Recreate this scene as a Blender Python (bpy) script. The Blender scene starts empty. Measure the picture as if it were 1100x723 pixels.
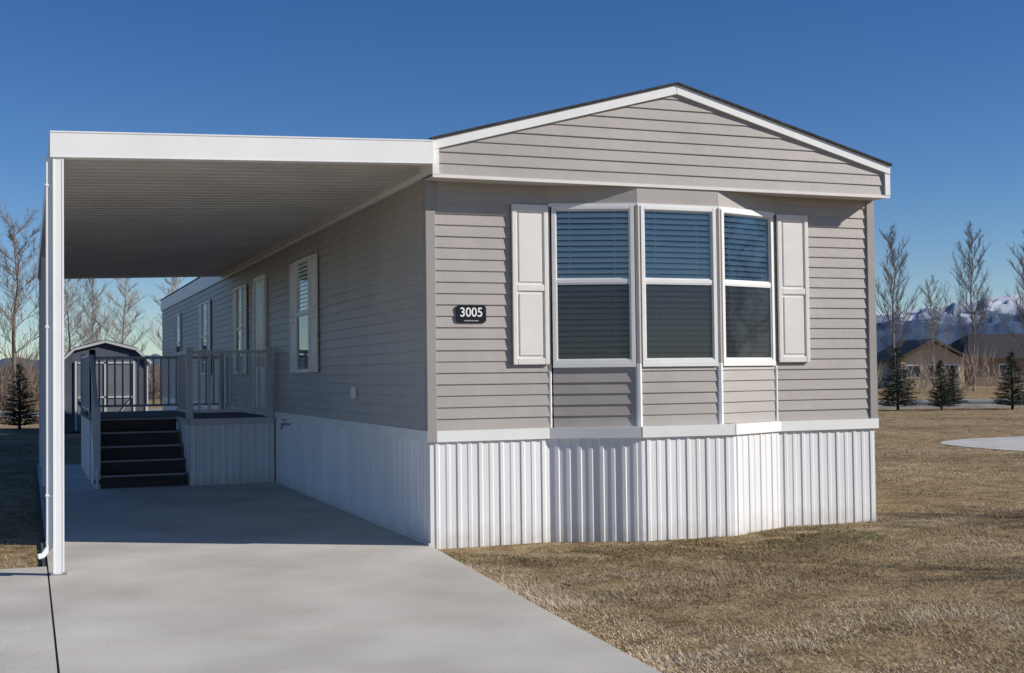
import bpy, math, random
import numpy as np
from mathutils import Vector, Matrix, noise
random.seed(7)
scene=bpy.context.scene
COL=scene.collection
scene.view_settings.view_transform='Standard'
scene.view_settings.look='None'
scene.view_settings.exposure=0

# ---------------------------------------------------------------- helpers
def link(o,parent=None):
    COL.objects.link(o)
    if parent is not None: o.parent=parent
    return o
def grp(name,loc=(0,0,0)):
    e=bpy.data.objects.new(name,None); e.empty_display_size=.3; e.location=loc
    return link(e)
class MB:
    def __init__(s): s.v=[]; s.f=[]
    def quad(s,*p):
        n=len(s.v); s.v+= [tuple(q) for q in p]; s.f.append(tuple(range(n,n+len(p))))
    def hexa(s,p):
        n=len(s.v); s.v+=[tuple(q) for q in p]
        for f in ((0,3,2,1),(4,5,6,7),(0,1,5,4),(1,2,6,5),(2,3,7,6),(3,0,4,7)): s.f.append(tuple(n+i for i in f))
    def box(s,x0,x1,y0,y1,z0,z1):
        s.hexa([(x0,y0,z0),(x1,y0,z0),(x1,y1,z0),(x0,y1,z0),(x0,y0,z1),(x1,y0,z1),(x1,y1,z1),(x0,y1,z1)])
    def beam(s,p,q,w,h,up=(0,0,1)):
        p=Vector(p);q=Vector(q);d=(q-p).normalized(); a=d.cross(Vector(up)).normalized(); u=a.cross(d)
        a*=w/2;u*=h/2
        s.hexa([p-a-u,p+a-u,q+a-u,q-a-u,p-a+u,p+a+u,q+a+u,q-a+u])
    def tube(s,p,q,r0,r1,n=4):
        p=Vector(p);q=Vector(q);d=(q-p)
        if d.length<1e-6: return
        d.normalize(); a=d.orthogonal().normalized(); b=d.cross(a); k=len(s.v)
        for c,r in ((p,r0),(q,r1)):
            for i in range(n):
                t=2*math.pi*i/n; s.v.append(tuple(c+a*math.cos(t)*r+b*math.sin(t)*r))
        for i in range(n): s.f.append((k+i,k+(i+1)%n,k+n+(i+1)%n,k+n+i))
    def obj(s,name,mat,parent=None,bevel=0,smooth=False):
        m=bpy.data.meshes.new(name); m.from_pydata(s.v,[],s.f); m.update()
        if mat: m.materials.append(mat)
        if smooth:
            for p in m.polygons: p.use_smooth=True
        o=bpy.data.objects.new(name,m)
        if bevel:
            b=o.modifiers.new('bevel','BEVEL'); b.width=bevel; b.segments=2; b.limit_method='ANGLE'
        return link(o,parent)
class Wall:
    """local frame on a vertical wall: s along, o outward, z up"""
    def __init__(s,p0,p1):
        s.p=Vector((p0[0],p0[1],0)); d=Vector((p1[0]-p0[0],p1[1]-p0[1],0)); s.L=d.length; s.d=d.normalized()
        s.n=Vector((s.d.y,-s.d.x,0))
    def T(s,a,o,z): return tuple(s.p+s.d*a+s.n*o+Vector((0,0,z)))
    def box(s,m,a0,a1,o0,o1,z0,z1):
        T=s.T
        m.hexa([T(a0,o1,z0),T(a1,o1,z0),T(a1,o0,z0),T(a0,o0,z0),T(a0,o1,z1),T(a1,o1,z1),T(a1,o0,z1),T(a0,o0,z1)])

# ---------------------------------------------------------------- materials
def mat(name,col,rough=.6,var=.08,vscale=2.,bump=0,bscale=30,col2=None,spec=.4,fine=0,fscale=120,stretch=None,metal=0,dirt=0):
    m=bpy.data.materials.new(name); m.use_nodes=True; nt=m.node_tree; N=nt.nodes; L=nt.links
    b=N['Principled BSDF']; b.inputs['Roughness'].default_value=rough; b.inputs['Specular IOR Level'].default_value=spec
    b.inputs['Metallic'].default_value=metal
    tc=N.new('ShaderNodeTexCoord'); src=tc.outputs['Object']
    if stretch:
        mp=N.new('ShaderNodeMapping'); mp.inputs['Scale'].default_value=stretch; L.new(src,mp.inputs['Vector']); src=mp.outputs['Vector']
    n1=N.new('ShaderNodeTexNoise'); n1.inputs['Scale'].default_value=vscale; n1.inputs['Detail'].default_value=6; L.new(src,n1.inputs['Vector'])
    rp=N.new('ShaderNodeValToRGB'); c=col; c2=col2 or tuple(x*(1-var*2) for x in col)
    cc=tuple(min(1,x*(1+var)) for x in c)
    rp.color_ramp.elements[0].position=.3; rp.color_ramp.elements[1].position=.7
    rp.color_ramp.elements[0].color=(*c2,1); rp.color_ramp.elements[1].color=(*cc,1)
    L.new(n1.outputs['Fac'],rp.inputs['Fac']); out=rp.outputs['Color']
    if fine:
        n2=N.new('ShaderNodeTexNoise'); n2.inputs['Scale'].default_value=fscale; n2.inputs['Detail'].default_value=3; L.new(src,n2.inputs['Vector'])
        mr=N.new('ShaderNodeMapRange'); mr.inputs[1].default_value=.3; mr.inputs[2].default_value=.7; mr.inputs[3].default_value=1-fine; mr.inputs[4].default_value=1+fine
        L.new(n2.outputs['Fac'],mr.inputs[0])
        mx=N.new('ShaderNodeVectorMath'); mx.operation='SCALE'; L.new(out,mx.inputs[0]); L.new(mr.outputs[0],mx.inputs['Scale']); out=mx.outputs[0]
    if dirt:
        # soil splash close to the ground
        sp=N.new('ShaderNodeSeparateXYZ'); L.new(tc.outputs['Object'],sp.inputs[0])
        nd=N.new('ShaderNodeTexNoise'); nd.inputs['Scale'].default_value=9; nd.inputs['Detail'].default_value=6; L.new(tc.outputs['Object'],nd.inputs['Vector'])
        ma=N.new('ShaderNodeMath'); ma.operation='MULTIPLY_ADD'; ma.inputs[1].default_value=.35; ma.inputs[2].default_value=-.12; L.new(nd.outputs['Fac'],ma.inputs[0])
        sb=N.new('ShaderNodeMath'); sb.operation='SUBTRACT'; L.new(ma.outputs[0],sb.inputs[0]); L.new(sp.outputs['Z'],sb.inputs[1])
        mr2=N.new('ShaderNodeMapRange'); mr2.inputs[1].default_value=-.12; mr2.inputs[2].default_value=.10; mr2.inputs[3].default_value=0; mr2.inputs[4].default_value=dirt; L.new(sb.outputs[0],mr2.inputs[0])
        mm=N.new('ShaderNodeMix'); mm.data_type='RGBA'; L.new(mr2.outputs[0],mm.inputs[0]); L.new(out,mm.inputs[6]); mm.inputs[7].default_value=(.36,.29,.20,1); out=mm.outputs[2]
    L.new(out,b.inputs['Base Color'])
    if bump:
        n3=N.new('ShaderNodeTexNoise'); n3.inputs['Scale'].default_value=bscale; n3.inputs['Detail'].default_value=4; L.new(src,n3.inputs['Vector'])
        bp=N.new('ShaderNodeBump'); bp.inputs['Strength'].default_value=bump; bp.inputs['Distance'].default_value=.02
        L.new(n3.outputs['Fac'],bp.inputs['Height']); L.new(bp.outputs['Normal'],b.inputs['Normal'])
    return m
M_siding=mat('taupe_vinyl_siding',(.405,.372,.345),.5,.05,1.2,bump=.18,bscale=5,fine=.03,fscale=60)
M_corner=mat('taupe_corner_trim',(.33,.305,.285),.5,.03,2)
M_white=mat('white_painted_trim',(.80,.80,.78),.45,.03,3,fine=.02)
M_shut=mat('cream_white_shutter',(.76,.73,.69),.5,.03,4)
M_skirt=mat('white_vinyl_skirting',(.80,.80,.80),.42,.06,1.5,bump=.12,bscale=6,stretch=(1,1,.3),dirt=.35)
M_car=mat('white_aluminium_panel',(.82,.82,.80),.4,.03,2,bump=.06,bscale=6)
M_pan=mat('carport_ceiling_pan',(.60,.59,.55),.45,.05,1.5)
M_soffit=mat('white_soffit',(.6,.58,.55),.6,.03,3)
M_shingle=mat('dark_asphalt_shingle',(.05,.045,.045),.9,.3,12,bump=.5,bscale=60)
M_dark=mat('dark_interior',(.05,.055,.06),.8,.1,2)
M_blind=mat('window_blind_slat',(.88,.90,.90),.5,.03,3)
M_deck=mat('dark_stair_board',(.055,.043,.04),.6,.25,6,bump=.2,bscale=40,stretch=(.3,4,4))
M_deckt=mat('grey_deck_board',(.16,.135,.12),.7,.2,6,stretch=(.3,4,4))
M_rail=mat('white_vinyl_rail',(.60,.59,.59),.5,.04,3)
M_shedw=mat('slate_blue_shed_siding',(.085,.10,.13),.7,.1,3)
M_shedd=mat('shed_door_panel',(.15,.165,.19),.7,.06,3)
M_trim2=mat('shed_white_trim',(.52,.53,.54),.6,.04,3)
M_black=mat('black_sign_enamel',(.008,.008,.009),.3,.1,5)
M_conc=mat('driveway_concrete',(.62,.585,.52),.85,.04,.9,bump=.15,bscale=90,col2=(.45,.42,.365),fine=.10,fscale=110)
M_conc2=mat('old_concrete',(.55,.53,.49),.85,.1,1.5)
M_joint=mat('joint_dirt',(.10,.085,.07),.95,.3,9)
M_asph=mat('asphalt_road',(.10,.098,.095),.9,.1,1,fine=.1)
M_metal=mat('grey_metal',(.3,.3,.3),.4,.1,5)
M_bark=mat('poplar_bark',(.33,.29,.25),.9,.15,3)
M_bark2=mat('brown_bark',(.20,.155,.125),.9,.2,3)
M_needle=mat('spruce_needles',(.035,.052,.030),.8,.4,3)
M_tan=mat('tan_stucco',(.60,.48,.33),.8,.06,.6)
M_brroof=mat('brown_roof',(.15,.115,.09),.9,.15,.6)
M_grwall=mat('greybrown_wall',(.30,.23,.17),.8,.08,.6)
M_leaf=mat('dry_leaf',(.25,.15,.07),.8,.3,9)

def glassmat(name,tint,refl,screen=0):
    m=bpy.data.materials.new(name); m.use_nodes=True; nt=m.node_tree; N=nt.nodes; L=nt.links; N.clear()
    o=N.new('ShaderNodeOutputMaterial'); t=N.new('ShaderNodeBsdfTransparent'); t.inputs[0].default_value=(*tint,1)
    g=N.new('ShaderNodeBsdfGlossy'); g.inputs['Roughness'].default_value=.03; g.inputs['Color'].default_value=(.9,.95,1,1)
    tc=N.new('ShaderNodeTexCoord'); nz=N.new('ShaderNodeTexNoise'); nz.inputs['Scale'].default_value=1.6; bp=N.new('ShaderNodeBump'); bp.inputs['Strength'].default_value=.06; bp.inputs['Distance'].default_value=.05
    L.new(tc.outputs['Object'],nz.inputs['Vector']); L.new(nz.outputs['Fac'],bp.inputs['Height']); L.new(bp.outputs['Normal'],g.inputs['Normal'])
    fr=N.new('ShaderNodeFresnel'); fr.inputs['IOR'].default_value=1.5
    ad=N.new('ShaderNodeMath'); ad.operation='ADD'; ad.inputs[1].default_value=refl; L.new(fr.outputs[0],ad.inputs[0])
    mx=N.new('ShaderNodeMixShader'); L.new(ad.outputs[0],mx.inputs[0]); L.new(g.outputs[0],mx.inputs[2])
    if screen:
        d=N.new('ShaderNodeBsdfDiffuse'); d.inputs[0].default_value=(.07,.07,.072,1)
        m2=N.new('ShaderNodeMixShader'); m2.inputs[0].default_value=screen; L.new(t.outputs[0],m2.inputs[1]); L.new(d.outputs[0],m2.inputs[2]); L.new(m2.outputs[0],mx.inputs[1])
    else: L.new(t.outputs[0],mx.inputs[1])
    L.new(mx.outputs[0],o.inputs[0]); return m
M_glass=glassmat('window_glass',(.86,.985,.99),.05)
M_screen=glassmat('screened_glass',(.62,.63,.63),.0,.32)

def attrmat(name,rough=.9):
    m=bpy.data.materials.new(name); m.use_nodes=True; nt=m.node_tree; b=nt.nodes['Principled BSDF']
    a=nt.nodes.new('ShaderNodeAttribute'); a.attribute_name='Col'; nt.links.new(a.outputs['Color'],b.inputs['Base Color'])
    b.inputs['Roughness'].default_value=rough; b.inputs['Specular IOR Level'].default_value=.15; return m
M_blade=attrmat('dry_grass_blades')

def lawnmat():
    m=bpy.data.materials.new('dormant_lawn'); m.use_nodes=True; nt=m.node_tree;N=nt.nodes;L=nt.links;b=N['Principled BSDF']
    b.inputs['Roughness'].default_value=.95; b.inputs['Specular IOR Level'].default_value=.1
    tc=N.new('ShaderNodeTexCoord')
    def nz(s,d=8):
        n=N.new('ShaderNodeTexNoise'); n.inputs['Scale'].default_value=s; n.inputs['Detail'].default_value=d; n.inputs['Roughness'].default_value=.65; L.new(tc.outputs['Object'],n.inputs['Vector']); return n
    def ramp(src,e):
        r=N.new('ShaderNodeValToRGB'); r.color_ramp.elements[0].position=e[0][0]; r.color_ramp.elements[0].color=(*e[0][1],1)
        r.color_ramp.elements[1].position=e[-1][0]; r.color_ramp.elements[1].color=(*e[-1][1],1)
        for p,c in e[1:-1]:
            q=r.color_ramp.elements.new(p); q.color=(*c,1)
        L.new(src,r.inputs['Fac']); return r
    a=ramp(nz(.35).outputs['Fac'],[(.3,(.27,.21,.11)),(.45,(.40,.29,.16)),(.55,(.48,.36,.21)),(.7,(.54,.42,.26))])
    c=ramp(nz(3.5).outputs['Fac'],[(.38,(.42,.38,.30)),(.58,(1,1,1))])
    d=ramp(nz(45,4).outputs['Fac'],[(.3,(.45,.42,.36)),(.6,(1.,1.,1.))])
    x=N.new('ShaderNodeMix'); x.data_type='RGBA'; x.blend_type='MULTIPLY'; x.inputs[0].default_value=.75; L.new(a.outputs[0],x.inputs[6]); L.new(c.outputs[0],x.inputs[7])
    y=N.new('ShaderNodeMix'); y.data_type='RGBA'; y.blend_type='MULTIPLY'; y.inputs[0].default_value=.8; L.new(x.outputs[2],y.inputs[6]); L.new(d.outputs[0],y.inputs[7])
    L.new(y.outputs[2],b.inputs['Base Color'])
    bp=N.new('ShaderNodeBump'); bp.inputs['Strength'].default_value=.7; bp.inputs['Distance'].default_value=.05; L.new(nz(14,6).outputs['Fac'],bp.inputs['Height']); L.new(bp.outputs[0],b.inputs['Normal'])
    return m
M_lawn=lawnmat()

# ---------------------------------------------------------------- camera
CAM=Vector((-3.3112,-10.6911,1.5051)); yw,pt,rl=[math.radians(a) for a in (20.9827,1.6865,.6831)]
fw=Vector((math.sin(yw)*math.cos(pt),math.cos(yw)*math.cos(pt),math.sin(pt))); rt=Vector((math.cos(yw),-math.sin(yw),0)); up=rt.cross(fw)
R=rt*math.cos(rl)-up*math.sin(rl); U=up*math.cos(rl)+rt*math.sin(rl)
cd=bpy.data.cameras.new('camera'); cd.sensor_width=36; cd.lens=1357.11/1100*36; cd.clip_start=.1; cd.clip_end=12000
co=bpy.data.objects.new('camera',cd); link(co)
co.matrix_world=Matrix(((R.x,U.x,-fw.x,CAM.x),(R.y,U.y,-fw.y,CAM.y),(R.z,U.z,-fw.z,CAM.z),(0,0,0,1)))
scene.camera=co
F2=Vector((math.sin(yw),math.cos(yw),0)); R2=Vector((math.cos(yw),-math.sin(yw),0))

# ---------------------------------------------------------------- sky + sun
SUN=Vector((.857,-.515,0)).normalized(); EL=math.radians(28)
w=bpy.data.worlds.new('World'); scene.world=w; w.use_nodes=True; wn=w.node_tree.nodes; bg=wn['Background']
sk=wn.new('ShaderNodeTexSky'); sk.sky_type='NISHITA'; sk.sun_disc=False; sk.sun_elevation=EL; sk.sun_rotation=math.atan2(SUN.x,SUN.y)
sk.altitude=1800; sk.air_density=1.0; sk.dust_density=.1; sk.ozone_density=3.0
hs=wn.new('ShaderNodeHueSaturation'); hs.inputs['Saturation'].default_value=1.27; hs.inputs['Hue'].default_value=.511; hs.inputs['Value'].default_value=1.0
w.node_tree.links.new(sk.outputs[0],hs.inputs['Color']); w.node_tree.links.new(hs.outputs[0],bg.inputs[0]); bg.inputs[1].default_value=.094
sd=bpy.data.lights.new('sun','SUN'); sd.energy=5.0; sd.angle=math.radians(.53); sd.color=(1,.945,.86)
so=bpy.data.objects.new('sun',sd); link(so)
dv=Vector((SUN.x*math.cos(EL),SUN.y*math.cos(EL),math.sin(EL))); so.rotation_euler=dv.to_track_quat('Z','Y').to_euler(); so.location=(20,-20,20)

# ---------------------------------------------------------------- house
W=4.72; LEN=23.6; ZS=.909; ZT=1.008; ZG=3.23; ZE=3.54; ZA=4.189; Q=.25
house=grp('mobile_home')
LAP=.1016
def siding(name,wall,z0,z1,clip=None,a0=0,a1=None,par=house):
    m=MB(); a1=wall.L if a1 is None else a1; z=z0; rd=random.Random(name)
    while z<z1-1e-4:
        zz=min(z+LAP,z1); T=wall.T
        ot=.003
        l0,r0=(a0,a1) if clip is None else clip(z); l1,r1=(a0,a1) if clip is None else clip(zz)
        if r0-l0>.01:
            nseg=max(1,int((r0-l0)/.6))
            if r1<l1: l1=r1=(l0+r0)/2
            obs=[.0145+rd.uniform(-.0015,.0015) for _ in range(nseg+1)]; zs=[rd.uniform(-.0012,.0012) for _ in range(nseg+1)]
            for k in range(nseg):
                t0=k/nseg;t1=(k+1)/nseg
                A0=l0+(r0-l0)*t0;A1=l0+(r0-l0)*t1;B0=l1+(r1-l1)*t0;B1=l1+(r1-l1)*t1
                o0,o1=obs[k],obs[k+1]; y0,y1=z+zs[k],z+zs[k+1]
                m.quad(T(A0,o0-.002,y0),T(A1,o1-.002,y1),T(A1,o1,y1+.004),T(A0,o0,y0+.004))
                m.quad(T(A0,o0,y0+.004),T(A1,o1,y1+.004),T(B1,ot,zz+.002),T(B0,ot,zz+.002))
                m.quad(T(A0,0,y0),T(A1,0,y1),T(A1,o1-.002,y1),T(A0,o0-.002,y0))
        z=zz
    return m.obj(name,M_siding,par)
def ribbed(name,wall,z0,z1,matl,par,pitch=.1016,dep=.009,a0=0,a1=None):
    a1=wall.L if a1 is None else a1
    prof=[(0,0),(.40,0),(.50,1),(.78,1),(.88,0)]
    ss=[];a=a0;k=0
    while a<a1:
        hgt=1.0 if k%2==0 else .55
        for u,o in prof:
            s=a+u*pitch
            if s<a1: ss.append((s,o*dep*hgt))
        a+=pitch;k+=1
    ss.append((a1,ss[-1][1]))
    m=MB()
    for i in range(len(ss)-1):
        (s0,o0),(s1,o1)=ss[i],ss[i+1]
        if s1-s0<1e-5: continue
        m.quad(wall.T(s0,o0,z0),wall.T(s1,o1,z0),wall.T(s1,o1,z1),wall.T(s0,o0,z1))
    return m.obj(name,matl,par)

BX=1.156; BC=.779; BP=.256
bay=[(BX,0),(BX+BC,-BP),(W-BX-BC,-BP),(W-BX,0)]
sk_poly=[(0,0),(BX-.01,0),(BX+BC-.02,-.33),(W-BX-BC+.08,-.355),(W-BX+.03,0),(W,0)]
fl=Wall((0,0),(BX,0)); frr=Wall((W-BX,0),(W,0)); side=Wall((0,LEN),(0,0)); rside=Wall((W,0),(W,LEN)); back=Wall((W,LEN),(0,LEN))
siding('siding_front_a',fl,ZT,ZG); siding('siding_front_b',frr,ZT,ZG)
siding('siding_carport_side',side,ZT,3.28); siding('siding_far_side',rside,ZT,3.28)
def rc(z):
    if z<=ZE: return (0,W)
    t=(z-ZE)/(ZA-ZE); return (W/2*t,W-W/2*t)
siding('siding_back',back,ZT,ZA-.02,clip=rc)
gw=Wall((-.02,-Q),(W+.02,-Q))
def gc(z):
    t=max(0,(z-(ZE-.04))/(ZA-ZE)); return (gw.L/2*t,gw.L-gw.L/2*t)
siding('gable_siding',gw,ZG+.012,ZA-.05,clip=gc)
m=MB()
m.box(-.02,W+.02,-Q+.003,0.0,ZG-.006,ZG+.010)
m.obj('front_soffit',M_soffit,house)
m=MB(); m.box(-.035,W+.035,-Q-.030,-Q-.002,ZG-.014,ZG+.014); m.obj('gable_bottom_trim',M_shut,house)
m=MB()
yb=-Q-.03
for sgn in (0,1):
    X=lambda x:x if not sgn else W-x
    e=X(-.036); a=X(W/2)
    hh=.085
    pts=[(e,ZE-hh),(e,ZE),(a,ZA),(a,ZA-hh*1.02)]
    y0,y1=yb-.008-.002*sgn,yb+.035
    v=[(p[0],y0,p[1]) for p in pts]+[(p[0],y1,p[1]) for p in pts]
    m.hexa(v)
    m.box(min(X(-.037),X(.022)),max(X(-.037),X(.022)),yb-.004,yb+.03,ZG+.014,ZE-hh+.02)
m.obj('gable_trim',M_white,house)
m=MB()
m.box(-.034,.0,-Q-.0,LEN+.12,ZG+.03,ZE-.005); m.box(W,W+.034,-Q,LEN+.12,ZG+.03,ZE-.005)
m.obj('eave_fascia',M_white,house)
m=MB()
th=.020
for sgn in (0,1):
    X=lambda x:x if not sgn else W-x
    e=X(-.05);a=X(W/2); s=(ZA-ZE)/(W/2+.036)
    ze=ZE-.014*s+.003
    v=[(e,-Q-.06,ze),(a,-Q-.06,ZA+.003),(a,LEN+.2,ZA+.003),(e,LEN+.2,ze)]
    m.hexa(v+[(p[0],p[1],p[2]+th) for p in v])
m.obj('shingle_roof',M_shingle,house)
m=MB()
for (x0,x1) in ((-.028,.062),(W-.062,W+.028)): m.box(x0,x1,-.028,-.0,ZS+.0,ZG-.007)
m.box(-.0281,-.001,0.0005,.07,ZS,3.27); m.box(W+.001,W+.0281,0.0005,.07,ZS,3.27)
m.obj('corner_post_trim',M_corner,house,bevel=.004)
for i in range(5): 
    ribbed('skirting_front_%d'%i,Wall(sk_poly[i],sk_poly[i+1]),-.06,ZS+.01,M_skirt,house)
ribbed('skirting_carport_side',side,-.06,ZS+.01,M_skirt,house); ribbed('skirting_far_side',rside,-.06,ZS+.01,M_skirt,house); ribbed('skirting_back',back,-.06,ZS+.01,M_skirt,house)
m=MB()
for i in (0,2,1,3,4):
    wl=Wall(sk_poly[i],sk_poly[i+1]); 
    wl.box(m,-(.03 if i==0 else .0)+ .0,wl.L+(.03 if i==4 else .0),-.08,.026+.002*i,ZS,ZT)
wl=side; wl.box(m,0,wl.L-.0,-.03,.0255,ZS,ZT); rside.box(m,0,rside.L,-.03,.0255,ZS,ZT)
m.obj('skirting_top_band',M_white,house)
m=MB(); side.box(m,0,side.L,.001,.017,-.05,.022)
m.obj('skirting_ground_track',M_skirt,house)
fac=[Wall(bay[i],bay[i+1]) for i in range(3)]
ZW0,ZW1,ZWM=1.585,3.045,2.345
for i,wl in enumerate(fac):
    siding('bay_siding_%d'%i,wl,ZT,ZW0-.02,a0=.03,a1=wl.L-.03)
m=MB()
for i,wl in enumerate(fac): wl.box(m,.0,wl.L,-.06,.008+.001*i,ZW1+.02,ZG-.008)
m.obj('bay_head_board',M_siding,house)
m=MB()
for i,wl in enumerate(fac):
    wl.box(m,.0,wl.L,-.06,.022+.001*i,ZW1-.01,ZW1+.019)
    wl.box(m,.03,wl.L-.03,-.05,.03+.001*i,ZW0-.03,ZW0+.012)
m.obj('bay_head_and_sill_trim',M_white,house)
m=MB(); m2=MB()
for (x,y),wd in zip(bay,(.025,.042,.042,.025)):
    m.tube((x,y,ZT-.01),(x,y,ZW0),wd*.75,wd*.75,8); m2.tube((x,y,ZW0),(x,y,ZW1),wd*.72,wd*.72,8)
m.obj('bay_lower_posts',M_white,house); m2.obj('bay_mullion_posts',M_siding,house)
# windows
def window(par,name,wl,a0,a1,z0,z1,zm,o=0.0,deep=True):
    g=MB(); fwid=.036; of0,of1=(o-.05,o+.028) if deep else (o+.015,o+.055)
    wl.box(g,a0,a0+fwid,of0,of1,z0,z1); wl.box(g,a1-fwid,a1,of0,of1,z0,z1)
    wl.box(g,a0+fwid,a1-fwid,of0,of1-.001,z0,z0+fwid); wl.box(g,a0+fwid,a1-fwid,of0,of1-.001,z1-fwid,z1)
    b0=a0+fwid;b1=a1-fwid; oi=of1-.012
    wl.box(g,b0,b1,of0+.001,oi+.004,zm-.017,zm+.019)
    for za,zb,oo in ((z0+fwid,zm-.017,oi+.002),(zm+.019,z1-fwid,oi-.006)):
        wl.box(g,b0,b0+.012,oo-.02,oo,za,zb); wl.box(g,b1-.012,b1,oo-.02,oo,za,zb)
        wl.box(g,b0+.012,b1-.012,oo-.02,oo-.001,za,za+.012); wl.box(g,b0+.012,b1-.012,oo-.02,oo-.001,zb-.012,zb)
    g.obj(name+'_frame',M_white,par,bevel=.003)
    q=MB(); T=wl.T; og=oi-.016
    q.quad(T(b0,og,zm+.017),T(b1,og,zm+.017),T(b1,og,z1-fwid),T(b0,og,z1-fwid)); q.obj(name+'_upper_glass',M_glass,par)
    q=MB(); og2=oi-.01
    q.quad(T(b0,og2,z0+fwid),T(b1,og2,z0+fwid),T(b1,og2,zm-.016),T(b0,og2,zm-.016)); q.obj(name+'_screened_sash',M_screen,par)
    q=MB(); z=z0+.02; pitch=.052
    sdp=.020 if deep else .008
    ob=(o-.045) if deep else (o+.021)
    while z<z1-.03:
        j=random.uniform(-.0015,.0015); k=random.uniform(.92,1.06)
        q.quad(T(b0,ob,z+.023*k+j),T(b1,ob,z+.023*k-j),T(b1,ob+sdp*.66,z+.006-j),T(b0,ob+sdp*.66,z+.006+j))
        q.quad(T(b0,ob+sdp*.66,z+.006+j),T(b1,ob+sdp*.66,z+.006-j),T(b1,ob+sdp,z-.018*k-j),T(b0,ob+sdp,z-.018*k+j)); z+=pitch
    for t in (.2,.8):
        s=b0+(b1-b0)*t; wl.box(q,s-.003,s+.003,ob+sdp*.5,ob+sdp*.5+.002,z0,z1)
    q.obj(name+'_blinds',M_blind,par)
    q=MB(); oo=o-.35 if deep else o+.0165
    q.quad(T(a0,oo,z0),T(a1,oo,z0),T(a1,oo,z1),T(a0,oo,z1)); q.obj(name+'_room',M_dark,par)
for i,wl in enumerate(fac):
    window(house,'bay_window_%d'%i,wl,.030,wl.L-.030,ZW0,ZW1,ZWM)
def shutter(par,name,wl,a0,a1,z0,z1):
    g=MB(); o0=.014; wl.box(g,a0,a1,o0,o0+.02,z0,z1)
    st=.045 if a1-a0>.3 else .05; zc=(z0+z1)/2-.03
    wl.box(g,a0,a0+st,o0,o0+.034,z0,z1); wl.box(g,a1-st,a1,o0,o0+.034,z0,z1)
    for za,zb in ((z0,z0+.06),(zc-.03,zc+.03),(z1-.06,z1)): wl.box(g,a0+st,a1-st,o0,o0+.033,za,zb)
    for za,zb in ((z0+.06,zc-.03),(zc+.03,z1-.06)): wl.box(g,a0+st+.02,a1-st-.02,o0,o0+.029,za+.022,zb-.022)
    g.obj(name,M_shut,par,bevel=.006)
shutter(house,'front_shutter_a',fl,.784,1.140,ZW0,ZW1+.0)
shutter(house,'front_shutter_b',frr,.02,.376,ZW0,ZW1+.0)
def sidewin(nm,ya,yb,ysh,z0=1.55,z1=3.0):
    window(house,nm,side,LEN-yb,LEN-ya,z0,z1,(z0+z1)/2+.03,deep=False)
    if ysh:
        shutter(house,nm+'_shutter_a',side,LEN-ya+.01,LEN-ya+.01+ysh,z0,z1); shutter(house,nm+'_shutter_b',side,LEN-yb-.01-ysh,LEN-yb-.01,z0,z1)
sidewin('side_window_a',4.85,5.68,.42)
sidewin('side_window_b',10.1,10.75,.38)
sidewin('side_window_c',14.4,15.3,.38)
sidewin('side_window_d',19.1,20.1,.0)
m=MB(); a0=LEN-8.95;a1=LEN-7.95
for (u0,u1,z0,z1) in ((a0,a0+.07,.95,3.02),(a1-.07,a1,.95,3.02),(a0+.07,a1-.07,2.95,3.02)): side.box(m,u0,u1,.014,.06,z0,z1)
side.box(m,a0+.07,a1-.07,.014,.04,.95,2.95); side.box(m,a0+.14,a1-.14,.04,.05,1.0,1.55)
m.obj('entry_door',M_white,house,bevel=.004)
m=MB(); side.box(m,a0+.17,a1-.17,.0405,.046,1.65,2.85); m.obj('entry_door_glass',M_black,house)
m=MB(); side.box(m,LEN-2.70,LEN-2.58,.012,.05,1.26,1.38); m.obj('outdoor_outlet',M_white,house,bevel=.008)
m=MB(); yy=6.35
m.tube((-.0,yy,.86),(-.13,yy,.86),.013,.013,8); m.tube((-.09,yy,.86),(-.13,yy,.79),.014,.012,8); m.tube((-.08,yy,.86),(-.08,yy,.92),.006,.006,6); m.tube((-.08,yy,.92),(-.08,yy+.001,.93),.03,.03,8)
m.obj('hose_bib',M_metal,house)

# address sign
sg=grp('address_sign'); m=MB()
fx0,fx1,z0,z1=.25,.533,1.965,2.12
c=.018; out=[(fx0+c,z0),(fx1-c,z0),(fx1,z0+c),(fx1,z1-c),(fx1-c,z1),(fx0+c,z1),(fx0,z1-c),(fx0,z0+c)]
n=len(out); m.v=[(x,-.014,z) for x,z in out]+[(x,-.026,z) for x,z in out]; m.f=[tuple(range(n,2*n)),tuple(range(n))[::-1]]+[(i,(i+1)%n,n+(i+1)%n,n+i) for i in range(n)]
m.obj('plate',M_black,sg)
M_num=mat('white_sign_number',(.85,.85,.83),.5,.01,3)
def text(s,size,x,z,off,par,nm,sx=1):
    c=bpy.data.curves.new(nm,'FONT'); c.body=s; c.size=size; c.extrude=.002; c.offset=off; c.align_x='CENTER'; c.align_y='CENTER'; c.materials.append(M_num)
    o=bpy.data.objects.new(nm,c); o.location=(x,-.0275,z); o.rotation_euler=(math.pi/2,0,0); o.scale=(sx,1,1); link(o,par)
text('3005',.115,(fx0+fx1)/2,2.055,.0012,sg,'numbers',.95); text('community homes',.018,(fx0+fx1)/2,1.984,.0,sg,'caption')

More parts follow.
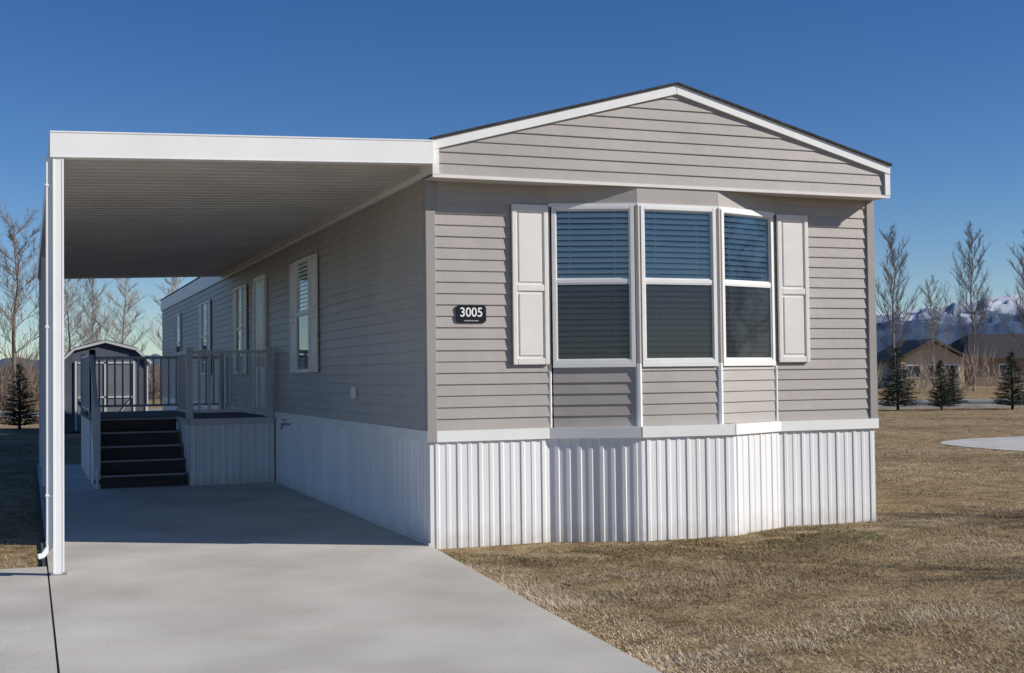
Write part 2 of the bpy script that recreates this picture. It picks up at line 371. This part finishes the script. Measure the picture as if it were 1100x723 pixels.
# ---------------------------------------------------------------- carport
cp=grp('carport'); CX=-3.12; CY0=-.33; CY1=12.5
def cz(x): return 3.225+(x-CX)/(0-CX)*.10
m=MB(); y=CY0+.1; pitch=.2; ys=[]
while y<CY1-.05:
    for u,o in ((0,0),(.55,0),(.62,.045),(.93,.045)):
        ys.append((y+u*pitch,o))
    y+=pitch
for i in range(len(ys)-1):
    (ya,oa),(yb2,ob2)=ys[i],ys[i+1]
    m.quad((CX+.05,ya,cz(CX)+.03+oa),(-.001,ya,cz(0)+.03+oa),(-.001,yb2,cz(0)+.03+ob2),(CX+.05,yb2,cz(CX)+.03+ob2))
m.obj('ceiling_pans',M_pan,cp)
m=MB(); v=[(CX,CY0,cz(CX)+.10),(-.036,CY0,cz(0)+.10),(-.036,CY1,cz(0)+.10),(CX,CY1,cz(CX)+.10)]
m.hexa([(a,b+.05 if i<2 else b-.05,c) for i,(a,b,c) in enumerate(v)]+[(a,b+.05 if i<2 else b-.05,c+.02) for i,(a,b,c) in enumerate(v)])
m.obj('roof_deck',M_car,cp)
m=MB()
def slopebox(x0,x1,y0,y1,d0,d1):
    m.hexa([(x0,y0,cz(x0)+d0),(x1,y0,cz(x1)+d0),(x1,y1,cz(x1)+d0),(x0,y1,cz(x0)+d0),(x0,y0,cz(x0)+d1),(x1,y0,cz(x1)+d1),(x1,y1,cz(x1)+d1),(x0,y1,cz(x0)+d1)])
slopebox(CX-.03,-.04,CY0,CY0+.10,0,.205)
slopebox(CX-.03,-.04,CY0-.005,CY0-.0005,.193,.206)
slopebox(CX-.03,-.04,CY0-.004,CY0-.0005,0,.010)
slopebox(CX-.03,-.04,CY1-.08,CY1,0,.2)
m.obj('front_fascia',M_car,cp,bevel=.003)
m=MB(); m.box(CX-.035,CX+.05,CY0+.101,CY1-.081,cz(CX)+.002,cz(CX)+.2); m.box(CX+.051,CX+.075,CY0+.101,CY1-.081,cz(CX)+.004,cz(CX)+.05)
m.obj('side_gutter_beam',M_car,cp,bevel=.004)
m=MB(); m.box(-.06,-.0285,.08,CY1,3.30,3.42); m.obj('house_ledger',M_pan,cp)
PX=-3.09; PYS=(-.28,4.0,8.25,12.4)
for k,py in enumerate(PYS):
    m=MB(); h=.038; top=cz(CX)+.003
    m.box(PX-h,PX+h,py-h,py+h,.006,top)
    m.box(PX-h-.003,PX-h+.012,py-h-.003,py-h+.0,.01,top-.001); m.box(PX+h-.012,PX+h+.003,py-h-.003,py-h,.01,top-.001)
    m.obj('post_%d'%k,M_car,cp,bevel=.004)
    m=MB(); m.box(PX-.06,PX+.06,py-.065,py+.065,.001,.007); m.box(PX-.055,PX-.045,py-.05,py-.04,.007,.02); m.box(PX+.045,PX+.055,py-.05,py-.04,.007,.02); m.obj('post_base_plate_%d'%k,M_metal,cp)
m=MB(); x=PX-.066
m.box(x-.024,x+.024,-.30,-.26,.20,3.23); m.beam((x,-.278,.22),(x-.05,-.285,.15),.045,.04); m.beam((x-.042,-.285,.155),(x-.085,-.29,.145),.045,.04)
for z in (.6,1.9,3.0): m.box(x-.03,x+.035,-.305,-.255,z,z+.02)
m.obj('downspout',M_car,cp,bevel=.004)

# ---------------------------------------------------------------- deck and stairs
dk=grp('porch_deck'); DZ=.93; DX0=-2.45; DX1=-1.2; DY0=7.4; DYS=8.88; DY1=12.2
ribbed('deck_skirting_front',Wall((DX1,DY0),(-.03,DY0)),0,DZ-.04,M_skirt,dk); ribbed('deck_skirting_inner',Wall((DX1,DYS),(DX1,DY0)),0,DZ-.04,M_skirt,dk)
ribbed('deck_skirting_side',Wall((DX0,DY1),(DX0,DYS)),0,DZ-.04,M_skirt,dk)
m=MB(); y=DY0
while y<DY1:
    x0=DX1 if y<DYS-.05 else DX0
    m.box(x0-.02,-.03,y-.02,y+.118,DZ-.035,DZ); y+=.145
m.obj('deck_boards',M_deckt,dk)
m=MB(); m.box(DX1-.03,-.03,DY0-.045,DY0-.021,DZ-.08,DZ-.002); m.box(DX1-.045,DX1-.022,DY0-.045,DYS,DZ-.08,DZ-.002); m.obj('deck_rim',M_rail,dk)
m=MB(); ns=5; rise=DZ/ns; run=.28
for k in range(ns-1):
    yk=7.5+k*run; z=rise*(k+1)
    m.box(DX0+.04,DX1-.05,yk-.03,yk+run,z-.035,z)
    m.box(DX0+.04,DX1-.05,yk+.0,yk+.018,z-rise+.001,z-.036)
m.box(DX0+.04,DX1-.05,7.5+4*run,7.5+4*run+.018,DZ-rise,DZ-.036)
m.obj('stair_treads',M_deck,dk)
m=MB()
for k in range(ns):
    yk=7.5+k*run; z=rise*(k+1); m.box(DX0+.04,DX1-.05,yk-.036,yk-.0305,z-.034,z-.008)
m.obj('stair_nosing_strips',M_metal,dk)
m=MB()
m.hexa([(DX0,7.42,0),(DX0+.035,7.42,0),(DX0+.035,DYS,0),(DX0,DYS,0),(DX0,7.42,.28),(DX0+.035,7.42,.28),(DX0+.035,DYS,DZ+.02),(DX0,DYS,DZ+.02)])
m.obj('stair_side_panel',M_skirt,dk)
m=MB()
def rail(p,q,zb,posts=True,zq=None):
    p=Vector((*p,0));q=Vector((*q,0));L=(q-p).length; zq=zb if zq is None else zq
    m.beam(p+Vector((0,0,zb+.93)),q+Vector((0,0,zq+.93)),.06,.05); m.beam(p+Vector((0,0,zb+.10)),q+Vector((0,0,zq+.10)),.045,.04)
    n=int(L/.125)
    for i in range(1,n):
        t=i/n; c=p.lerp(q,t); z=zb+(zq-zb)*t; m.box(c.x-.016,c.x+.016,c.y-.016,c.y+.016,z+.1,z+.92)
    if posts:
        for c,z in ((p,zb),(q,zq)): m.box(c.x-.045,c.x+.045,c.y-.045,c.y+.045,z-.04,z+1.0)
rail((DX1,DY0+.04),(-.09,DY0+.04),DZ); rail((DX1-.0,DYS),(DX1,DY0+.04),DZ,False)
rail((DX0+.03,DY1),(DX0+.03,DYS),DZ); rail((DX0+.03,DY1-.02),(-.1,DY1-.02),DZ)
rail((DX0+.02,DYS),(DX0+.02,7.5),DZ,True,.12); 
m.box(DX0-.025,DX0+.065,7.455,7.545,0,.12)
m.obj('railing',M_rail,dk)

# ---------------------------------------------------------------- shed
sh=grp('storage_shed'); sx0,sx1,sy0,sy1=-2.42,-.08,27.1,30.2; sc=(sx0+sx1)/2
prof=[(sx0,0),(sx1,0),(sx1,2.02),(sx1-.35,2.33),(sc,2.54),(sx0+.35,2.33),(sx0,2.02)]
m=MB(); n=len(prof); m.v=[(x,sy0,z) for x,z in prof]+[(x,sy1,z) for x,z in prof]; m.f=[tuple(range(n)),tuple(range(n,2*n))[::-1]]+[(i,n+i,n+(i+1)%n,(i+1)%n) for i in range(n)]
m.obj('walls',M_shedw,sh)
m=MB()
rp=[(sx0-.1,1.95),(sx0+.33,2.36),(sc,2.58),(sx1-.33,2.36),(sx1+.1,1.95)]
for i in range(4):
    (xa,za),(xb,zb)=rp[i],rp[i+1]
    v=[(xa,sy0-.1,za),(xb,sy0-.1,zb),(xb,sy1+.1,zb),(xa,sy1+.1,za)]; m.hexa(v+[(a,b,c+.04) for a,b,c in v])
m.obj('roof',M_shingle,sh)
m=MB()
for i in range(4):
    (xa,za),(xb,zb)=rp[i],rp[i+1]; m.beam((xa,sy0-.11,za-.02),(xb,sy0-.11,zb-.02),.03,.07)
for x in (sx0+.03,sx1-.03): m.box(x-.04,x+.04,sy0-.03,sy0-.002,0,2.0)
for x0,x1,z0,z1 in ((sc-.82,sc-.76,.05,2.0),(sc+.76,sc+.82,.05,2.0),(sc-.03,sc+.03,.05,2.0),(sc-.74,sc+.74,1.93,1.98),(sc-.74,sc+.74,.95,1.0)):
    m.box(x0,x1,sy0-.05,sy0-.02,z0,z1)
for s in (-1,1): m.beam((sc+s*.08,sy0-.038,.1),(sc+s*.7,sy0-.038,.92),.02,.07,up=(0,1,0))
m.obj('trim',M_trim2,sh)
m=MB(); m.box(sc-.74,sc+.74,sy0-.02,sy0-.001,.05,1.93); m.obj('doors',M_shedd,sh)

# ---------------------------------------------------------------- ground, driveway, road
m=MB(); m.quad((-5000,-3000,-.035),(5000,-3000,-.035),(5000,6000,-.035),(-5000,6000,-.035)); m.obj('ground',M_lawn)
dw=grp('driveway'); m=MB()
m.quad((-3.2,-12,-.012),(-.80,-12,-.012),(-.10,-.2,-.012),(-.01,-.2,-.012),(-.01,13,-.012),(-3.2,13,-.012)); m.quad((-9,-12,-.0135),(-3.165,-12,-.0135),(-3.165,.2,-.0135),(-9,.2,-.0135)); m.obj('joint_bed',M_joint,dw)
def edge(y): return -.05+.0617*(y+.2) if y<-.2 else -.002
js=[-12.8,-9.6,-6.4,-3.2,0.02,3.22,6.42,9.6,13.0]; g=.010
for k in range(len(js)-1):
    ya,yb2=js[k]+g,js[k+1]-g; m=MB(); xl=-3.158
    a,b=edge(ya),edge(yb2) if yb2<0.1 else -.002
    v=[(xl,ya),(a,ya),(b,yb2),(xl,yb2)]
    m.hexa([(x,y,-.08) for x,y in v]+[(x,y,0) for x,y in v]); m.obj('slab_%d'%k,M_conc,dw)
for k,(ya,yb2) in enumerate([(-12.8,-6.41),(-6.39,-3.21),(-3.19,.22)]):
    m=MB(); m.box(-9.,-3.170,ya,yb2,-.08,-.004); m.obj('side_slab_%d'%k,M_conc,dw)
m=MB(); pad=[(14.6,10.9),(14.05,10.3),(13.75,9.2),(13.7,7.6),(14.2,4),(30,-1),(34,6),(24,10.5),(18,11.6),(15.8,11.5)]
m.v=[(x,y,-.025) for x,y in pad]; m.f=[tuple(range(len(pad)))]; m.obj('patio_pad',M_conc2)
def strip(name,d0,d1,l0,l1,z,mt):
    m=MB(); C=Vector((CAM.x,CAM.y,0)); P=lambda d,l:tuple(C+F2*d+R2*l+Vector((0,0,z))); m.quad(P(d0,l0),P(d0,l1),P(d1,l1),P(d1,l0)); return m.obj(name,mt)
strip('road',50,58,-200,260,-.030,M_asph)
m=MB()
for d in (49.6,58.1):
    C=Vector((CAM.x,CAM.y,0)); m.beam(C+F2*d+R2*-200+Vector((0,0,0.02)),C+F2*d+R2*260+Vector((0,0,0.02)),.4,.12)
m.obj('road_kerb',M_conc2)

# ---------------------------------------------------------------- grass blades
rng=np.random.default_rng(3)
_G=np.random.default_rng(11).random((257,257))
def vn(x,y,s):
    u=x*s+97.3;v=y*s+51.7; i=np.floor(u).astype(int);j=np.floor(v).astype(int); a=u-i;b=v-j; a=a*a*(3-2*a);b=b*b*(3-2*b)
    g=lambda p,q:_G[p%256,q%256]
    return 2*((g(i,j)*(1-a)+g(i+1,j)*a)*(1-b)+(g(i,j+1)*(1-a)+g(i+1,j+1)*a)*b)-1
def fb(x,y,s): return vn(x,y,s)+.5*vn(x,y,s*2.1)+.25*vn(x,y,s*4.3)
def blades(name,N,xr,yr,mask,ln,wd,par=None):
    x=rng.uniform(*xr,N);y=rng.uniform(*yr,N); k=mask(x,y); x=x[k];y=y[k]
    cl=fb(x,y,4.)+rng.normal(0,.35,len(x)); bare=fb(x,y,1.15)+.3*fb(x,y,6)
    k=(cl>-.6)&((bare>-.62)|(rng.random(len(x))<.22)); x=x[k];y=y[k];n=len(x)
    L=ln*rng.uniform(.45,1.25,n)*np.clip(1+.5*fb(x,y,1.6),.4,2); az=rng.uniform(0,2*np.pi,n); tw=rng.random(n)<.3; az=np.where(tw,2.5*vn(x,y,1.1)+rng.normal(0,.7,n),az); lean=rng.uniform(.75,1.5,n)
    dx=np.cos(az)*np.sin(lean)*L;dy=np.sin(az)*np.sin(lean)*L;dz=np.cos(lean)*L
    px=-np.sin(az)*wd*.5;py=np.cos(az)*wd*.5
    v=np.empty((n,3,3)); z0=-.037
    v[:,0]=np.c_[x-px,y-py,np.full(n,z0)]; v[:,1]=np.c_[x+px,y+py,np.full(n,z0)]; v[:,2]=np.c_[x+dx,y+dy,z0+dz]
    pal=np.array([(.74,.61,.42),(.68,.53,.33),(.59,.445,.26),(.47,.345,.19),(.34,.265,.14),(.25,.25,.105)])
    patch=1.4*fb(x,y,.8)+.8*fb(x,y,.25)+.5*fb(x,y,3.)
    pi=np.clip((rng.normal(0,1.0,n)+2.2-patch*1.7),0,5).astype(int)
    c=pal[pi]*rng.uniform(.65,1.1,(n,1))*(1+.18*fb(x,y,.4))[:,None]
    e=-.05+.0617*(y+.2)+.60+.16*vn(y,y*0,.9); tr=np.exp(-((x-e)/.13)**2)*(y<-.5)*(.6+.5*vn(x,y,3)); c*= (1-.6*np.clip(tr,0,1))[:,None]  # shade of a shallow trough along the drive, painted dark into blade colours
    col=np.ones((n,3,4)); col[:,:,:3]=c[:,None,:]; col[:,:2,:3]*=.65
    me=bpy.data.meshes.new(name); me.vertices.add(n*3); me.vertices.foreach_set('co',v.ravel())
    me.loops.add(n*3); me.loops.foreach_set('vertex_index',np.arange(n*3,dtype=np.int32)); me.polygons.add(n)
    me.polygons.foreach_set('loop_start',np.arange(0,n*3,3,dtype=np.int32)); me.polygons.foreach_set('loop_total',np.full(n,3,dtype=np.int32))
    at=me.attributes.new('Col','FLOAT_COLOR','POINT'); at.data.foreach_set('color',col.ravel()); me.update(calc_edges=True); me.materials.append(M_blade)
    o=bpy.data.objects.new(name,me); return link(o,par)
def lawnmask(x,y):
    e=np.where(y<-.2,-.05+.0617*(y+.2),0)+.025*vn(x*0,y,6)
    bayx=(x>1.1)&(x<3.65)&(y>-.4+np.abs(x-2.4)*.28)
    right=(x>e)&~((x>-.02)&(x<4.75)&(y>-.01))&~bayx
    left=(x<-3.2)&(y>.25)
    pad_=(x>13.8)&(y>5)&(y<11.4)
    return (right|left)&~pad_
gg=grp('lawn_grass')
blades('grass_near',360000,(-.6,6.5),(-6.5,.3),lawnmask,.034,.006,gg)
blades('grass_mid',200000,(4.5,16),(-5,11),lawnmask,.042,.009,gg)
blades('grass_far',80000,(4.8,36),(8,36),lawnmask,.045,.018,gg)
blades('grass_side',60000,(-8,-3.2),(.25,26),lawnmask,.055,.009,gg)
m=MB(); rl_=random.Random(5)
for _ in range(120):
    x,y,z=rl_.uniform(.2,7),rl_.uniform(-4.5,-.5),-.012
    a=rl_.uniform(0,6.28); r=rl_.uniform(.012,.028); c,s=math.cos(a),math.sin(a); P=lambda u,v,h:(x+c*u*r-s*v*r,y+s*u*r+c*v*r,z+h*r)
    m.quad(P(-1,0,0),P(-.2,-.6,.4),P(1,0,.1),P(-.1,.6,.3))
m.obj('dead_leaves',M_leaf)

# ---------------------------------------------------------------- trees
def bare_mesh(name,H,seed,spread=.5,limbs=26,start=.18,r=.1,upright=True,mt=None):
    rd=random.Random(seed); m=MB()
    pts=[Vector((0,0,-.1))]; n=9
    for i in range(1,n+1):
        pts.append(Vector((rd.uniform(-.09,.09)*i*.3*H/10,rd.uniform(-.09,.09)*i*.3*H/10,H*i/n)))
    for i in range(n): m.tube(pts[i],pts[i+1],r*(1-i/n)+.012,r*(1-(i+1)/n)+.012,6)
    def along(t):
        f=t*n;i=min(int(f),n-1); return pts[i].lerp(pts[i+1],f-i)
    def branch(p,d,L,rr,lv):
        segs=5 if lv==0 else (3 if lv==1 else 2); q=p
        for s in range(segs):
            d=(d+Vector((rd.uniform(-.14,.14),rd.uniform(-.14,.14),.10 if upright else .05))).normalized()
            q2=q+d*L/segs; m.tube(q,q2,rr*(1-s/segs)+.005,rr*(1-(s+1)/segs)+.005,3)
            if lv<2:
                for _ in range(3):
                    a=rd.uniform(0,6.28); k=.6 if upright else .8
                    dd=(d+Vector((math.cos(a)*k,math.sin(a)*k,rd.uniform(0,.35)))).normalized()
                    branch(q.lerp(q2,rd.random()),dd,L*rd.uniform(.28,.5),rr*.4,lv+1)
            q=q2
    for i in range(limbs):
        t=start+(1-start)*(i/limbs)**.9; a=i*2.4+rd.uniform(-.4,.4)
        L=H*spread*(1-t*.78)*rd.uniform(.6,1.15); el=.85 if upright else .55
        branch(along(t),Vector((math.cos(a),math.sin(a),el*1.5)).normalized(),L,r*.18*(1-t*.5),0)
    me=bpy.data.meshes.new(name); me.from_pydata(m.v,[],m.f); me.materials.append(mt or M_bark); return me
TM=[bare_mesh('poplar_a',10,1,.36,24,.15,.09),bare_mesh('poplar_b',10,12,.40,22,.18,.085),bare_mesh('tree_c',9,5,.50,20,.2,.12,False,M_bark2),bare_mesh('tree_d',9,8,.46,22,.2,.11,False,M_bark)]
def tree(nm,me,x,y,h,base,rot):
    o=bpy.data.objects.new(nm,me); o.location=(x,y,-.03); s=h/base; o.scale=(s,s,s); o.rotation_euler=(0,0,rot); link(o)
for i,(x,y,h) in enumerate([(54.3,63.6,11.2),(56.1,57.6,10.6),(59.6,56.2,10.2),(60.3,66.7,8.0),(66,60,9)]):
    tree('bare_poplar_tree',TM[i%2],x,y,h,10,i*1.9)
for i,(x,y,h) in enumerate([(-.6,84.7,9.0),(3.1,83.4,9.0),(6.5,82,8.6)]):
    tree('bare_shade_tree',TM[3],x,y,h,9,i*2.3+1)
tree('bare_poplar_tree',TM[1],1.3,90,9.6,10,2.)
tree('bare_shade_tree',TM[2],-3.9,53.6,9.0,9,1.); tree('bare_shade_tree',TM[2],-7.2,62,7.6,9,2.6)
# small yard trees to the right of the drive: they throw the streaky shadows on the lawn
tree('bare_shade_tree',TM[2],13.2,-4.6,5.2,9,.4)
tree('bare_shade_tree',TM[2],10.6,-7.4,4.4,9,2.4)
def spruce_mesh(name,seed):
    rd=random.Random(seed); m=MB(); m.tube((0,0,-.05),(0,0,1.9),.05,.01,6); 
    n=54
    for i in range(n):
        t=(i/n); z=.12+t*1.8; Rr=(.66*(1-t)**.85+.05)*rd.uniform(.8,1.15)
        for k in range(max(5,int(14*(1-t)))):
            a=rd.uniform(0,6.28); d=Vector((math.cos(a),math.sin(a),.18-.1*(1-t))); rr=Rr*rd.uniform(.7,1.05); p=Vector((0,0,z)); q=p+d*rr
            m.tube(p,q,.008,.003,3)
            nn=int(7+rr*26)
            for j in range(nn):
                u=rd.uniform(.2,1.); c=p.lerp(q,u); b=rd.uniform(0,6.28); l=rd.uniform(.04,.09)
                e=c+Vector((math.cos(a)*.6+math.cos(b)*.8,math.sin(a)*.6+math.sin(b)*.8,rd.uniform(-.35,.5))).normalized()*l
                s=Vector((rd.uniform(-1,1),rd.uniform(-1,1),rd.uniform(-1,1))).normalized()*.014
                kk=len(m.v); m.v+=[tuple(c-s),tuple(c+s),tuple(e)]; m.f.append((kk,kk+1,kk+2))
    m.tube((0,0,1.8),(0,0,2.08),.012,.004,4)
    me=bpy.data.meshes.new(name); me.from_pydata(m.v,[],m.f); me.materials.append(M_needle); return me
SP=[spruce_mesh('spruce_a',1),spruce_mesh('spruce_b',2)]
for i,(x,y,h) in enumerate([(26.9,28.1,2.55),(28.4,27.5,2.0),(30.9,26.6,2.3),(31.9,31,1.8),(-3.55,31.1,2.2)]):
    tree('spruce_tree',SP[i%2],x,y,h,2.08,i*1.3)
def brush(name,segs,seed,hmin,hmax):
    r=np.random.default_rng(seed); out=MB()
    for (d0,d1,l0,l1,n) in segs:
        for _ in range(n):
            d=r.uniform(d0,d1); l=r.uniform(l0,l1); c=Vector((CAM.x,CAM.y,0))+F2*d+R2*l; h=r.uniform(hmin,hmax)*(1+.3*math.sin(l*.7)+.2*math.sin(l*1.9))
            for k in range(16):
                a=r.uniform(0,6.28); z0=h*r.uniform(0,.6); q=c+Vector((math.cos(a)*.15*h*r.uniform(.5,2),math.sin(a)*.15*h,z0)); e=q+Vector((math.cos(a)*.14*h,math.sin(a)*.14*h,h*r.uniform(.2,.5)))
                s=Vector((.03+.02*r.random(),0,0)); kk=len(out.v); out.v+=[tuple(q-s),tuple(q+s),tuple(e)]; out.f.append((kk,kk+1,kk+2))
    return out.obj(name,M_bark2)
brush('distant_brush',[(85,100,-45,-20,420),(115,140,28,80,300),(76,84,21,60,90),(62,70,-30,-24,70)],4,1.3,2.8)

# ---------------------------------------------------------------- neighbour houses
C=Vector((CAM.x,CAM.y,0))
def FP(d,l,z=0): return C+F2*d+R2*l+Vector((0,0,z))
def bghouse(nm,d,l0,l1,dep,zw,zr,wm,rm,gable_right):
    g=grp(nm); m=MB(); a=[FP(d,l0),FP(d,l1),FP(d+dep,l1),FP(d+dep,l0)]
    m.hexa([(p.x,p.y,-.1) for p in a]+[(p.x,p.y,zw) for p in a])
    if gable_right:
        r0=FP(d,(l0+l1)/2);r1=FP(d+dep,(l0+l1)/2); m.quad((a[0].x,a[0].y,zw),(a[1].x,a[1].y,zw),(r0.x,r0.y,zr)); m.quad((a[2].x,a[2].y,zw),(a[3].x,a[3].y,zw),(r1.x,r1.y,zr))
    m.obj('walls',wm,g); m=MB()
    if gable_right:
        for s in (0,1):
            la=l0-.5 if s==0 else l1+.5; lm=(l0+l1)/2; zz=zw-.15
            v=[FP(d-.5,la,zz),FP(d-.5,lm,zr+.1),FP(d+dep,lm,zr+.1),FP(d+dep,la,zz)]; m.hexa([tuple(p) for p in v]+[tuple(p+Vector((0,0,.2))) for p in v])
    else:
        v=[FP(d-.5,l0-.5,zw),FP(d-.5,l1+.5,zw),FP(d+dep/2,l1-2,zr),FP(d+dep/2,l0+2,zr),FP(d+dep+.5,l1+.5,zw),FP(d+dep+.5,l0-.5,zw)]
        m.quad(v[0],v[1],v[2],v[3]); m.quad(v[4],v[5],v[3],v[2]); m.quad(v[1],v[4],v[2]); m.quad(v[5],v[0],v[3])
    m.obj('roof',rm,g)
    m=MB(); m2=MB()
    for t in (.2,.5,.8):
        lx=l0+(l1-l0)*t; m.beam(FP(d-.05,lx-.5,1.3),FP(d-.05,lx+.5,1.3),.06,.9); m2.beam(FP(d-.03,lx-.62,1.3),FP(d-.03,lx+.62,1.3),.06,1.1)
    m2.obj('window_trim',M_white,g); m.obj('windows',M_dark,g)
bghouse('tan_neighbour_house',104,32.0,37.2,9,2.3,3.7,M_tan,M_brroof,True)
bghouse('brown_neighbour_house',112,22,34,9,2.1,3.5,M_tan,M_brroof,False)
bghouse('dark_roof_house',108,39.2,54,12,2.3,4.6,M_grwall,M_shingle,False)
bghouse('yellow_neighbour_house',96,-28.6,-24,8,2.1,3.0,M_tan,M_brroof,False)

# ---------------------------------------------------------------- mountains
def mountmat():
    m=bpy.data.materials.new('hazy_mountain'); m.use_nodes=True; nt=m.node_tree;N=nt.nodes;L=nt.links;b=N['Principled BSDF']; b.inputs['Roughness'].default_value=1; b.inputs['Specular IOR Level'].default_value=0
    tc=N.new('ShaderNodeTexCoord'); sp=N.new('ShaderNodeSeparateXYZ'); L.new(tc.outputs['Object'],sp.inputs[0])
    nz=N.new('ShaderNodeTexNoise'); nz.inputs['Scale'].default_value=.016; nz.inputs['Detail'].default_value=9; nz.inputs['Roughness'].default_value=.75; L.new(tc.outputs['Object'],nz.inputs['Vector'])
    a=N.new('ShaderNodeMath');a.operation='MULTIPLY_ADD'; a.inputs[1].default_value=.0038; a.inputs[2].default_value=-.30; L.new(sp.outputs['Z'],a.inputs[0])
    s=N.new('ShaderNodeMath');s.operation='ADD'; L.new(a.outputs[0],s.inputs[0]); L.new(nz.outputs['Fac'],s.inputs[1])
    r=N.new('ShaderNodeValToRGB'); r.color_ramp.elements[0].position=.64; r.color_ramp.elements[0].color=(.085,.13,.21,1); r.color_ramp.elements[1].position=.78; r.color_ramp.elements[1].color=(.60,.64,.72,1)  # blue of distance haze put into the base colour; pale tone is snow
    L.new(s.outputs[0],r.inputs[0]); L.new(r.outputs[0],b.inputs['Base Color']); return m
m=MB(); na,nr=700,34
for i in range(na+1):
    th=math.radians(-45+i/na*100)
    env=np.interp(math.degrees(th),[-45,-25,-18,0,12,16,20,24,40,55],[60,55,60,90,140,152,178,200,210,180])
    for j in range(nr+1):
        d=2500+j*45; p=Vector((CAM.x,CAM.y,0))+(F2*math.cos(th)+R2*math.sin(th))*d; t=j/nr
        h=env*math.sin(min(1,t*1.25)*math.pi/2); q=p*.0026
        rg=1-abs(noise.fractal(q*1.3,1.,2.1,7)); h*=.58+.50*rg; h+=22*noise.fractal(q*4.5,1.,2.,6)*t
        m.v.append((p.x,p.y,-6+h*(1 if t>.01 else 0)))
for i in range(na):
    for j in range(nr):
        k=i*(nr+1)+j; m.f.append((k,k+nr+1,k+nr+2,k+1))
m.obj('mountains',mountmat(),smooth=True)
print('done')
